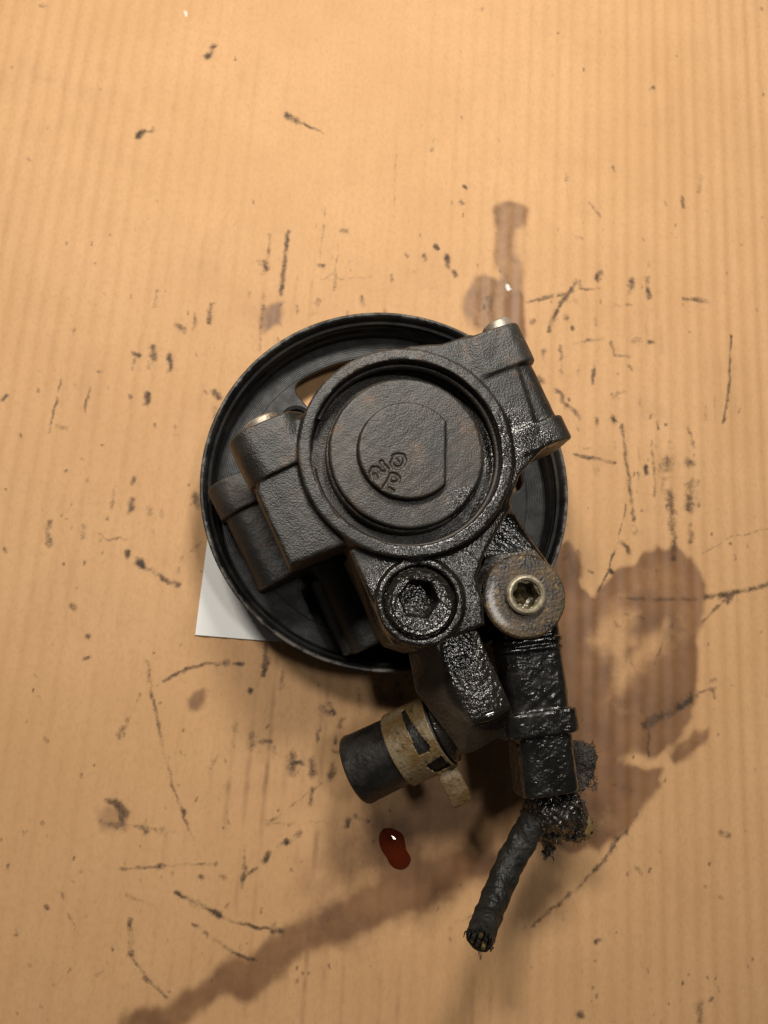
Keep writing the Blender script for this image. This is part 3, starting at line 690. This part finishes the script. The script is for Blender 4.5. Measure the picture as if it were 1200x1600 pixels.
# u axis of s_bar is (a.y,-a.x): for a pointing down-right (x+, y-) that is to the left
BLK = [at(a, b, 74)[:2] for a, b in ((545, 862), (573, 925), (598, 985), (613, 1006), (650, 1018), (685, 1005), (757, 977), (754, 935), (744, 903), (757, 865), (800, 790), (700, 780), (600, 800))]
FLG = [at(a, b, 76)[:2] for a, b in ((600, 560), (640, 540), (690, 537), (735, 522), (805, 560), (850, 700), (812, 742), (795, 790), (740, 820), (700, 700))]
FLG2 = [at(a, b, 74)[:2] for a, b in ((470, 652), (510, 600), (560, 700), (590, 850), (540, 852), (452, 885), (400, 770), (420, 690))]
PLG = at(657, 940, 77); KP = pxmm(657, 940, 77)
def rear(x, y, z):
    wob = lump(x, y, z, .16, .10) + lump(x, y, z, .5, .05, 1.)
    d = s_ext(s_circ(x, y, RC, 171 / KR), z, 50, ZR, 1.0)
    d = smin(d, s_ext(s_circ(x, y, RC, 30.0), z, 38, 60, 1.0), 1.5)
    # right ear with two collars
    e = s_bar(x, y, z, e1a, A1, .5, L1 - .5, 1.3, 26, 55, 75.8, 6.5, .6)
    e = smin(e, s_bar(x, y, z, e1a, A1, 0, L1 * .335, 0, 25, 54, 77.6, 7, .8), .5)
    e = smin(e, s_bar(x, y, z, e1a, A1, L1 * .80, L1, 0, 25, 54, 77.2, 7, .8), .5)
    e = smin(e, s_ext(s_poly(x, y, FLG), z, 56, 76.6, 1.2), 1.2)
    # left ear
    g = s_bar(x, y, z, e2a, A2, .5, L2, -27, -1.3, 55, 75.2, 7.5, .8)
    g = smin(g, s_bar(x, y, z, e2a, A2, 0, L2 * .375, -25, 0, 54, 77.2, 8, .8), .5)
    g = smin(g, s_ext(s_poly(x, y, FLG2), z, 56, 75.4, 1.2), 1.0)
    d = smin(d, np.minimum(e, g), 1.0)
    b = s_ext(s_poly(x, y, BLK), z, 46, 75.5, 1.3)
    b = smin(b, s_ext(s_circ(x, y, PLG, 70 / KP), z, 60, 77.0, 1.0), .8)
    b = np.maximum(b, -s_ext(s_circ(x, y, PLG, 58.5 / KP), z, 73.6, 90, .3))
    b = np.maximum(b, -s_ext(s_circ(x, y, PLG, 36 / KP), z, 62, 90, .3))
    d = smin(d, b, 1.4)
    d = np.maximum(d, -s_ext(s_circ(x, y, PLG, 36 / KP), z, 62, 90, .3))
    d = np.maximum(d, -s_ext(s_circ(x, y, RC, 151 / KR), z, 68.0, 95, .4))
    d = np.maximum(d, -s_ext(s_circ(x, y, RC, 155 / KR), z, 72.6, 75.2, .2))
    return d + wob
lo = np.array([at(340, 880, 68)[0], at(650, 1045, 74)[1], 38]); hi = np.array([at(905, 690, 68)[0], at(780, 480, 68)[1], ZR + 2])
housing = sdf_obj('rear_housing', rear, lo, hi, .5, M['iron'], PUMP)

# ---- end cap with its raised pad and stamped characters
CC = at(636, 706, 76); PD = at(638, 703, 78.5); KC = pxmm(638, 703, 78.5)
def seg_px(pts): return [at(a, b, 79)[:2] for a, b in pts]
GLY = [seg_px(p) for p in (
    [(582,748),(579,738),(583,731),(590,731),(595,737),(605,738)], [(588,746),(586,741)],
    [(596,721),(600,727),(606,733)],
    [(615,712),(622,710),(630,711),(633,719),(629,727),(622,731),(616,729),(612,723),(616,716)],
    [(619,718),(622,722)],
    [(600,762),(606,752),(612,740),(619,742),(624,747),(622,753),(615,755),(609,752)],
    [(608,763),(614,767)])]
def endcap(x, y, z):
    d = s_ext(s_circ(x, y, CC, 25.2), z, 62, 76.0, 1.0)
    d = np.minimum(d, s_ext(s_circ(x, y, CC, 26.2), z, 62, 73.5, .6))
    cut = (x - PD[0]) - 60 / KC
    p2 = np.maximum(s_circ(x, y, PD, 79 / KC), cut - .05 * (y - PD[1]))
    d = smin(d, s_ext(p2, z, 70, 79.0, .9), .6)
    q = None
    for P in GLY:
        for i in range(len(P) - 1):
            a = P[i]; e = P[i + 1] - P[i]
            t = np.clip(((x - a[0]) * e[0] + (y - a[1]) * e[1]) / (e @ e), 0, 1)
            dd = np.sqrt((x - a[0] - e[0] * t) ** 2 + (y - a[1] - e[1] * t) ** 2)
            q = dd if q is None else np.minimum(q, dd)
    groove = np.sqrt(q ** 2 + (z - 79.1) ** 2) - .70
    d = smax(d, -groove, .2)
    return d + lump(x, y, z, .3, .06, 2.) + lump(x, y, z, 1.1, .025, .5)
sdf_obj('end_cap', endcap, (CC[0] - 31, CC[1] - 31, 61), (CC[0] + 31, CC[1] + 31, 80.5), .32, M['cap_iron'], PUMP)
# retaining ring in its groove, open at the left
a = np.linspace(math.radians(158), math.radians(158 - 328), 60)
tube('retaining_ring', [(RC[0] + 30.6 * math.cos(t), RC[1] + 30.6 * math.sin(t), 73.8) for t in a], 1.15, M['snap'], PUMP, seg=10, k=2)

# ---- hex plug
def hex_plug():
    ro = 54 / KP; rh = 31 / KP; z1 = 76.3; zf = 68.8
    bm = bmesh.new(); n = 96
    def ring(f, z): return [bm.verts.new(((PLG[0] - BASE[0] + f(t)[0]) * MM, (PLG[1] - BASE[1] + f(t)[1]) * MM, z * MM)) for t in np.linspace(0, 2 * np.pi, n, endpoint=False)]
    circ = lambda r: (lambda t: (r * math.cos(t), r * math.sin(t)))
    def hexf(r):
        def f(t):
            s = (t + math.radians(8)) % (math.pi / 3) - math.pi / 6
            k = r * math.cos(math.pi / 6) / math.cos(s)
            return k * math.cos(t) - .3, k * math.sin(t) + 1.0
        return f
    rs = [ring(circ(ro), 68), ring(circ(ro), z1 - .7), ring(circ(ro - .7), z1), ring(circ(ro - 1.6), z1 - .25), ring(circ(rh + 2.6), z1 + .1), ring(hexf(rh + .7), z1 - .1), ring(hexf(rh), z1 - .8), ring(hexf(rh * .97), zf), ring(hexf(rh * .45), zf + .3), ring(hexf(.05), zf + .5)]
    for p, q in zip(rs, rs[1:]):
        for i in range(n):
            f = bm.faces.new((p[i], p[(i + 1) % n], q[(i + 1) % n], q[i]))
            if p is rs[5] or p is rs[6]: f.material_index = 1
    me = bpy.data.meshes.new('hex_plug'); bm.to_mesh(me); bm.free()
    me.polygons.foreach_set('use_smooth', [True] * len(me.polygons))
    o = link_mesh('hex_plug', me, M['wet_iron'], PUMP); me.materials.append(M['recess']); sharp(o, 40)
hex_plug()

# ---- front housing and bracket bosses
f1a, f1b = at(322, 764, 36), at(399, 927, 36); B1, K1 = unit(f1a, f1b)
f3a, f3b = at(468, 870, 33), at(540, 1030, 33); B3, K3 = unit(f3a, f3b)
RIB = [at(a, b, 46)[:2] for a, b in ((730, 820), (785, 790), (808, 803), (838, 850), (868, 890), (850, 930), (780, 930), (740, 900))]
ARM = [at(a, b, 36)[:2] for a, b in ((400, 745), (560, 700), (640, 850), (620, 985), (560, 960), (470, 870), (430, 900))]
def front(x, y, z):
    d = s_ext(s_circ(x, y, PC + np.array([2, 0, 0]), 27), z, 12, 56, 1.5)
    g = s_bar(x, y, z, f1a, B1, .5, K1, -25, -1.4, 19, 38.6, 7.5, .9)
    g = smin(g, s_bar(x, y, z, f1a, B1, 0, K1 * .31, -25, 0, 18, 40.2, 8, .8), .5)
    h_ = s_bar(x, y, z, f3a, B3, 5, K3, -22, -3.2, 17, 36, 7, 1.0)
    h_ = smin(h_, s_bar(x, y, z, f3a, B3, 10, K3 - .8, -8, 0, 18, 31, 3, .8), .6)
    d = smin(d, np.minimum(g, h_), 1.5)
    d = smin(d, s_ext(s_poly(x, y, ARM), z, 20, 33, 2), 2)
    rb = s_ext(s_poly(x, y, RIB), z, 24, 47, 3.2)
    d = smin(d, rb, 2)
    return d + lump(x, y, z, .2, .12, 4.) + lump(x, y, z, .6, .05, 1.)
sdf_obj('front_housing', front, (at(310, 850, 36)[0], at(560, 1055, 33)[1], 11), (at(885, 860, 46)[0], PC[1] + 32, 58), .62, M['bracket'], PUMP)

# ---- sleeves in the ears
def bush(px, py, z, d, r, L, back):
    c = at(px, py, z); ax = (-d[0], -d[1], 0)
    lathe('bush', [(r * .55, -back), (r, -back), (r, L - .5), (r - .5, L), (r * .62, L), (r * .55, L - .4)], M['bush'], PUMP, c, ax, 40)
bush(418, 680, 69.0, A2, 6.2, 5.2, 9)
bush(781, 521, 70.0, A1, 5.2, 3.6, 9)
# round black bolt head in front of the web slot
c = at(463, 652, 22)
lathe('bolt_head', [(0.01, 17), (4.4, 17), (4.6, 18.6), (5.6, 19.0), (6.3, 18.2), (6.4, 11), (0.01, 11)], M['pulley'], PUMP, (c[0], c[1], 0), (0, 0, 1), 48, closed=False)

# ---- pressure port: washer, socket bolt, body underneath
WZ = 66.0
WC = at(820, 931, WZ); KW = pxmm(820, 931, WZ); rw = 66.5 / KW
rbi = 31.5 / pxmm(824, 928, WZ + 3) - .8
wa = lathe('washer', [(rbi, WZ - 3.2), (rw - .5, WZ - 3.2), (rw, WZ - 2.6), (rw, WZ - .7), (rw - .7, WZ), (rw * .8, WZ + .15), (rw * .55, WZ + .05), (rbi, WZ)], M['washer'], PUMP, (WC[0], WC[1], 0), seg=110, closed=False, jit=.07)
BC = at(823.5, 928.5, WZ + 3); KB = pxmm(824, 928, WZ + 3); rb = 31.5 / KB; ri = 22.5 / KB
bo = lathe('socket_bolt', [(rb, WZ - .5), (rb, WZ + 2.4), (rb - .6, WZ + 3.0), (ri + .7, WZ + 3.1), (ri, WZ + 2.6), (ri, WZ + 1.2)], M['bolt'], PUMP, (BC[0], BC[1], 0), seg=72, closed=False)
n = 72; pr = []
def star(t, z, k): return [k * (ri * .93 + .42 * math.cos(6 * t + .4)) * math.cos(t) + BC[0] - BASE[0], k * (ri * .93 + .42 * math.cos(6 * t + .4)) * math.sin(t) + BC[1] - BASE[1], z]
V = []
lay = [(WZ + 1.9, 1.16), (WZ + 1.7, .92), (WZ - 4.4, .86), (WZ - 4.8, .6), (WZ - 4.0, .40), (WZ - 3.6, .05)]
for z_, k_ in lay: V += [star(t, z_, k_) for t in np.linspace(0, 2 * np.pi, n, endpoint=False)]
F = [(a * n + j, a * n + (j + 1) % n, (a + 1) * n + (j + 1) % n, (a + 1) * n + j) for a in range(len(lay) - 1) for j in range(n)]
o = link_mesh('socket', np_mesh('socket', np.array(V), np.array(F)), M['socket'], bo); sharp(o, 45)
lathe('port_body', [(0.01, 60.4), (6.2, 60.4), (6.2, 63.0), (8.5, 63.0), (9.0, 63), (9.0, 57), (11.0, 56.5), (11.5, 55), (11.5, 30), (0.01, 30)], M['plastic_dull'], PUMP, (WC[0], WC[1], 0), seg=64, closed=False)
hull('port_arm', [at(a, b, z_) for z_ in (58.0, 40) for a, b in ((742, 905), (760, 868), (835, 858), (868, 900), (870, 960), (800, 985), (755, 960))], M['elbow'], PUMP, 1.2)

# ---- plug connector
c0, c1 = at(829, 975, 56), at(862, 1240, 50)
D0, DL = unit(c0, c1)
def lt(py):  # length along the connector at a picture row
    return DL * (py - 975) / (1240 - 975)
def conn(x, y, z):
    tl = ((x - c0[0]) * D0[0] + (y - c0[1]) * D0[1]) / DL
    zs = z + 6.0 * np.clip(tl, 0, 1.1)          # the connector dips away from the port
    d = s_bar(x, y, zs, c0, D0, -6, lt(1118), -10.3, 10.4, 38, 58, 4.2, .8)
    d = np.minimum(d, s_bar(x, y, zs, c0, D0, lt(998), lt(1006), -10.5, 10.6, 37.5, 58.9, 3.5, .5))
    d = np.minimum(d, s_bar(x, y, zs, c0, D0, lt(1011), lt(1018), -10.5, 10.6, 37.5, 58.8, 3.5, .5))
    d = smin(d, s_bar(x, y, zs, c0, D0, lt(1112), lt(1150), -12.2, 12.6, 36.5, 59.6, 4, .8), .4)
    d = np.minimum(d, s_bar(x, y, zs, c0, D0, lt(1116), lt(1150), 11, 14.2, 44, 55, 1.2, .8))
    d = np.minimum(d, s_bar(x, y, zs, c0, D0, lt(1145), lt(1243), -10.2, 9.6, 39, 57.6, 4.2, .8))
    d = np.maximum(d, -s_bar(x, y, zs, c0, D0, lt(1215), lt(1290), -6.8, 6.6, 45, 55.6, 2, .3))
    return d + lump(x, y, z, .35, .10, 3.) + lump(x, y, z, 1.1, .06, 2.)
lo = np.minimum(c0, c1) - 18; hi = np.maximum(c0, c1) + 18; lo[2] = 28; hi[2] = 62
sdf_obj('connector', conn, lo, hi, .42, M['plastic'], PUMP)

# frayed tape at the mouth of the connector
BL = [(848,1262,40,5.8),(862,1262,43,6.2),(880,1266,42,6.0),(895,1270,41,5.2),(905,1284,38,4.4),(890,1288,36,4.8),(870,1282,36,5.5),(850,1282,36,5.6),(836,1268,38,4.6),(912,1292,36,3.2),(842,1250,42,4.2),(893,1248,45,3.6),(862,1302,33,3.0),(857,1316,31,1.9),(854,1330,30,1.3)]
BLW = [(at(a, b + 5, z_ - 3), r_) for a, b, z_, r_ in BL]
def fray(x, y, z):
    d = None
    for c_, r_ in BLW:
        q = np.sqrt((x - c_[0]) ** 2 + (y - c_[1]) ** 2 + (z - c_[2]) ** 2) - r_
        d = q if d is None else smin(d, q, 1.6)
    return d + lump(x, y, z, .8, .65, 1.) + lump(x, y, z, 2.1, .42, 2.5) + lump(x, y, z, 4.3, .16, .5)
lo = np.min([c_ - r_ for c_, r_ in BLW], 0) - 3; hi = np.max([c_ + r_ for c_, r_ in BLW], 0) + 3
fr = sdf_obj('frayed_tape', fray, lo, hi, .36, M['frayed'], PUMP)
def threads(parent, name, items, mat, rr):
    """loose threads, joined: too fine to pick apart"""
    V, F = [], []
    for p, q, bend in items:
        p = np.asarray(p); q = np.asarray(q); mid = (p + q) / 2 + bend
        prev = None
        for k in range(6):
            t = k / 5; c_ = (1 - t) ** 2 * p + 2 * t * (1 - t) * mid + t * t * q
            b = len(V); w = rr * (1 - .6 * t)
            for j in range(4):
                a_ = j * math.pi / 2; V.append(c_ + np.array([math.cos(a_) * w, math.sin(a_) * w * .7, math.sin(a_) * w]) - BASE)
            if prev is not None:
                for j in range(4): F.append((prev + j, prev + (j + 1) % 4, b + (j + 1) % 4, b + j))
            prev = b
    o = link_mesh(name, np_mesh(name, np.array(V), np.array(F)), mat, parent); o['kind'] = 'stuff'
    return o
it = []
for _ in range(120):
    c_, r_ = BLW[RNG.integers(len(BLW))]
    d_ = RNG.normal(0, 1, 3); d_[2] = abs(d_[2]) * .5; d_ /= np.linalg.norm(d_)
    it.append((c_ + d_ * r_ * .6, c_ + d_ * (r_ + RNG.uniform(.8, 3.0)), RNG.normal(0, 1.0, 3)))
threads(fr, 'loose_threads', it, M['frayed'], .22)
# ribs of the broken strain relief
for k in range(6):
    p = at(872 + k * 8.0, 1291 + k * 1.8, 38); q = at(874 + k * 8.0, 1304 + k * 1.0, 34)
    tube('relief_rib', [p, (p + q) / 2 + np.array([0, 0, .6]), q], [1.0, 1.05, .7], M['frayed'], fr, seg=8, k=3)
hull('amber_chip', [at(a, b, z_) for z_ in (40, 36.5) for a, b in ((914, 1279), (921, 1276), (929, 1293), (918, 1305), (913, 1303))], M['chip'], fr, .3)

# fuzzy torn flap at the side
FLP = [(902,1158),(912,1160),(921,1164),(927,1172),(930,1182),(929,1192),(926,1200),(927,1206),(921,1214),(918,1224),(912,1232),(904,1236),(893,1235),(890,1210),(888,1180),(892,1160)]
FW = [at(a, b, 38)[:2] for a, b in FLP]
fc = at(908, 1196, 38)
def flap(x, y, z):
    zc = 38 + 2.2 * np.sin((x - fc[0]) * .35 + 1) + 1.2 * np.sin((y - fc[1]) * .4)
    return s_ext(s_poly(x, y, FW) + lump(x, y, 0 * z, 1.4, .45, 3.), z, zc - 1.0, zc + 1.0, .7) + lump(x, y, z, 1.5, .35, 1.)
fl = sdf_obj('torn_flap', flap, (fc[0] - 12, fc[1] - 15, 30), (fc[0] + 12, fc[1] + 15, 46), .38, M['fuzz'], PUMP)
it = []
for i in range(len(FLP) - 4):
    for _ in range(14):
        f_ = RNG.random(); p = np.array([*(np.array(FW[i]) * (1 - f_) + np.array(FW[i + 1]) * f_), 38 + RNG.normal(0, 1)])
        d_ = p - fc; d_ /= np.linalg.norm(d_); d_ = d_ + RNG.normal(0, .4, 3)
        it.append((p - d_ * .8, p + d_ * RNG.uniform(.1, .8), RNG.normal(0, .5, 3)))
for _ in range(260):
    p = fc + np.array([RNG.uniform(-4.2, 4.4), RNG.uniform(-8, 8), 0]); p[2] = 39.5 + 2.2 * math.sin((p[0] - fc[0]) * .35 + 1) + 1.2 * math.sin((p[1] - fc[1]) * .4)
    it.append((p - np.array([0, 0, .8]), p + RNG.normal(0, 1.1, 3) * np.array([1, 1, .3]), RNG.normal(0, .8, 3) + np.array([0, 0, .5])))
threads(fl, 'loose_threads', it, M['fuzz'], .13)

# ---- taped cable
ph_ = 0.
def wrap(s, th):
    w = (s / 9.0 - th / (2 * np.pi)) % 1.0
    return -.30 * w + .22 * np.sin(th * 3 + s * .35) * np.sin(s * .23 + 1) + .18 * np.sin(th * 2 + s * .9) + .10 * np.sin(th * 7 + s * 1.9)
cab = [at(852, 1255, 38), at(838, 1278, 37), at(817, 1312, 36), at(796, 1350, 37), at(778, 1392, 40), at(763, 1430, 45), at(749, 1468, 53)]
cable = tube('cable', cab, [4.6, 5.1, 5.0, 4.9, 4.8, 4.7, 4.6], M['tape'], PUMP, seg=48, disp=wrap, hollow=.72, k=14)
ce = cab[-1]; ct = (cab[-1] - cab[-2]); ct /= np.linalg.norm(ct)
side = np.cross(ct, [0, 0, 1]); side /= np.linalg.norm(side); up_ = np.cross(side, ct)
for k in range(7):
    a_ = k * 2 * math.pi / 6; r_ = 0 if k == 6 else 2.0
    off = side * r_ * math.cos(a_) + up_ * r_ * math.sin(a_)
    tube('wire', [ce - ct * 5 + off, ce - ct * 1 + off * 1.02, ce + ct * RNG.uniform(.2, 1.6) + off * 1.1], [.85, .85, .7], M['copper'] if k % 2 else M['plastic_dull'], cable, seg=10, k=4)
it = []
for _ in range(34):
    a_ = RNG.uniform(0, 2 * math.pi); p = ce + (side * math.cos(a_) + up_ * math.sin(a_)) * RNG.uniform(3.4, 4.9)
    it.append((p - ct * .8, p + ct * RNG.uniform(.2, 1.1) + RNG.normal(0, .4, 3), RNG.normal(0, .4, 3)))
threads(cable, 'loose_threads', it, M['tape'], .34)

# ---- inlet elbow, hose and spring clamp
ZT = 58.0
top = [at(a, b, ZT) for a, b in ((678, 1000), (745, 985), (799, 1105), (736, 1134))]
mid = [at(a, b, 50) for a, b in ((632, 990), (650, 1082), (722, 1180), (741, 1174), (802, 1140), (801, 1112), (748, 985))]
bot = [at(a, b, 28) for a, b in ((642, 1010), (725, 1150), (790, 1130), (745, 1000))]
hull('inlet_elbow', top + mid + bot, M['elbow'], PUMP, .55, 2)
tube('oil_glint_bead', [at(738, 1129, 57.6), at(748, 1125, 58.0), at(760, 1119.5, 58.15), at(772, 1115, 58.1), at(785, 1109.5, 57.9), at(796, 1104, 57.5)], [.4, 1.0, 1.8, 1.7, 1.2, .5], M['oil_film'], PUMP, seg=20, k=8)  # oil bead added and rounded so the wet edge shows a glint
h0, h1 = at(716, 1128, 41), at(557, 1203, 27)
HA = (h1 - h0); HL = float(np.linalg.norm(HA)); HA /= HL
def on(t): return h0 + HA * t
HR = 11.9
tf = lambda px, py, z_: float((at(px, py, z_) - h0) @ HA)
lathe('inlet_pipe', [(8, 0), (10.0, 0), (10.2, 4), (11.2, 4.6), (11.9, 5.2), (11.9, 6.0), (11.2, 6.6), (10.6, 6.8), (10.2, 18), (8, 18)], M['wet_iron'], PUMP, h0, HA, 64, jit=.06)
hose = lathe('hose', [(7.9, 6.8), (HR - .2, 6.8), (HR, 7.4), (HR, 20), (HR + .05, 26), (HR + .35, HL - 3), (HR + .6, HL - .8), (HR + .2, HL), (8.4, HL), (8.0, HL - .6)], M['rubber'], PUMP, h0, HA, 96, jit=.03)
# clamp: a band with windows cut out, bent round the hose
side = np.cross(HA, [0, 0, 1.]); side /= np.linalg.norm(side); upv = np.cross(side, HA)
if upv[2] < 0: upv = -upv; side = -side
CR = HR + .75
T0, T1 = 7.0, 23.4
def cl(t, a, r=CR): return on(t) + (side * math.sin(a) + upv * math.cos(a)) * r
def clpos(px, py):
    """where the picture position meets the band: (t, angle)"""
    best = None
    d = RWC @ np.array([(px - 600) / FPX, (800 - py) / FPX, -1.0]); d /= np.linalg.norm(d)
    for z_ in np.linspace(60, 26, 240):
        p = at(px, py, z_); w = p - h0; t = w @ HA; q = w - HA * t
        if np.linalg.norm(q) <= CR: return float(t), math.atan2(q @ side, q @ upv)
    w = at(px, py, 36) - h0; t = w @ HA; q = w - HA * t
    return float(t), math.atan2(q @ side, q @ upv)
W1 = np.array([clpos(*p) for p in ((628, 1112), (634, 1108), (672, 1166), (671, 1174), (654, 1181), (642, 1150))]) * np.array([1, CR])
W2 = np.array([clpos(*p) for p in ((688, 1180), (707, 1196), (683, 1208), (664, 1196))]) * np.array([1, CR])
def clamp():
    na, nt = 260, 48
    A_ = np.linspace(-math.pi, math.pi, na, endpoint=False); T_ = np.linspace(T0, T1, nt)
    AA, TT = np.meshgrid((A_ + A_[1] / 2 - A_[0] / 2 - math.pi * 0), (T_[:-1] + T_[1:]) / 2, indexing='ij')
    AA = np.meshgrid(A_ + (A_[1] - A_[0]) / 2, T_[:-1], indexing='ij')[0]
    keep = np.ones(AA.shape, bool)
    for W in (W1, W2):
        keep &= s_poly(TT, AA * CR, W) > 0
    V = np.array([[cl(t + .25 * math.sin(a_ * 2), a_) for t in T_] for a_ in A_])
    V = V + (RNG.normal(0, .02, V.shape))
    F = []
    for i in range(na):
        for j in range(nt - 1):
            if keep[i, j]:
                i2 = (i + 1) % na
                F.append((i * nt + j, i2 * nt + j, i2 * nt + j + 1, i * nt + j + 1))
    me = np_mesh('spring_clamp', V.reshape(-1, 3) - BASE, np.array(F))
    o = link_mesh('spring_clamp', me, M['clamp'], PUMP)
    s = o.modifiers.new('thickness', 'SOLIDIFY'); s.thickness = .0009; s.offset = 0
    return o
cla = clamp()
# tab of the clamp, bent outwards
tp = [at(697, 1200, 40), at(704, 1216, 42), at(716, 1238, 42), at(722, 1256, 41)]
def tab():
    wv = HA * -1.0; wv[2] *= .3; wv /= np.linalg.norm(wv)
    bm = bmesh.new(); rows = []
    Q = []
    for i in range(len(tp) - 1):
        for t in np.linspace(0, 1, 6, endpoint=(i == len(tp) - 2)): Q.append(tp[i] * (1 - t) + tp[i + 1] * t)
    for k, p in enumerate(Q):
        hw = 3.6 if k > 3 else 3.3
        e = len(Q) - 1 - k
        if e < 3: hw -= (1.1, .45, .12)[e]
        row = [bm.verts.new(tuple((p + wv * hw * s + np.array([0, 0, .35 * (1 - s * s)]) - BASE) * MM)) for s in (-1, -.6, 0, .6, 1)]
        rows.append(row)
    for a_, b in zip(rows, rows[1:]):
        for i in range(4): bm.faces.new((a_[i], a_[i + 1], b[i + 1], b[i]))
    me = bpy.data.meshes.new('clamp_tab'); bm.to_mesh(me); bm.free()
    me.polygons.foreach_set('use_smooth', [True] * len(me.polygons))
    o = link_mesh('clamp_tab', me, M['tab'], cla)
    s = o.modifiers.new('thickness', 'SOLIDIFY'); s.thickness = .0021; s.offset = 0
    b = o.modifiers.new('edge', 'BEVEL'); b.width = .0005; b.segments = 2
tab()
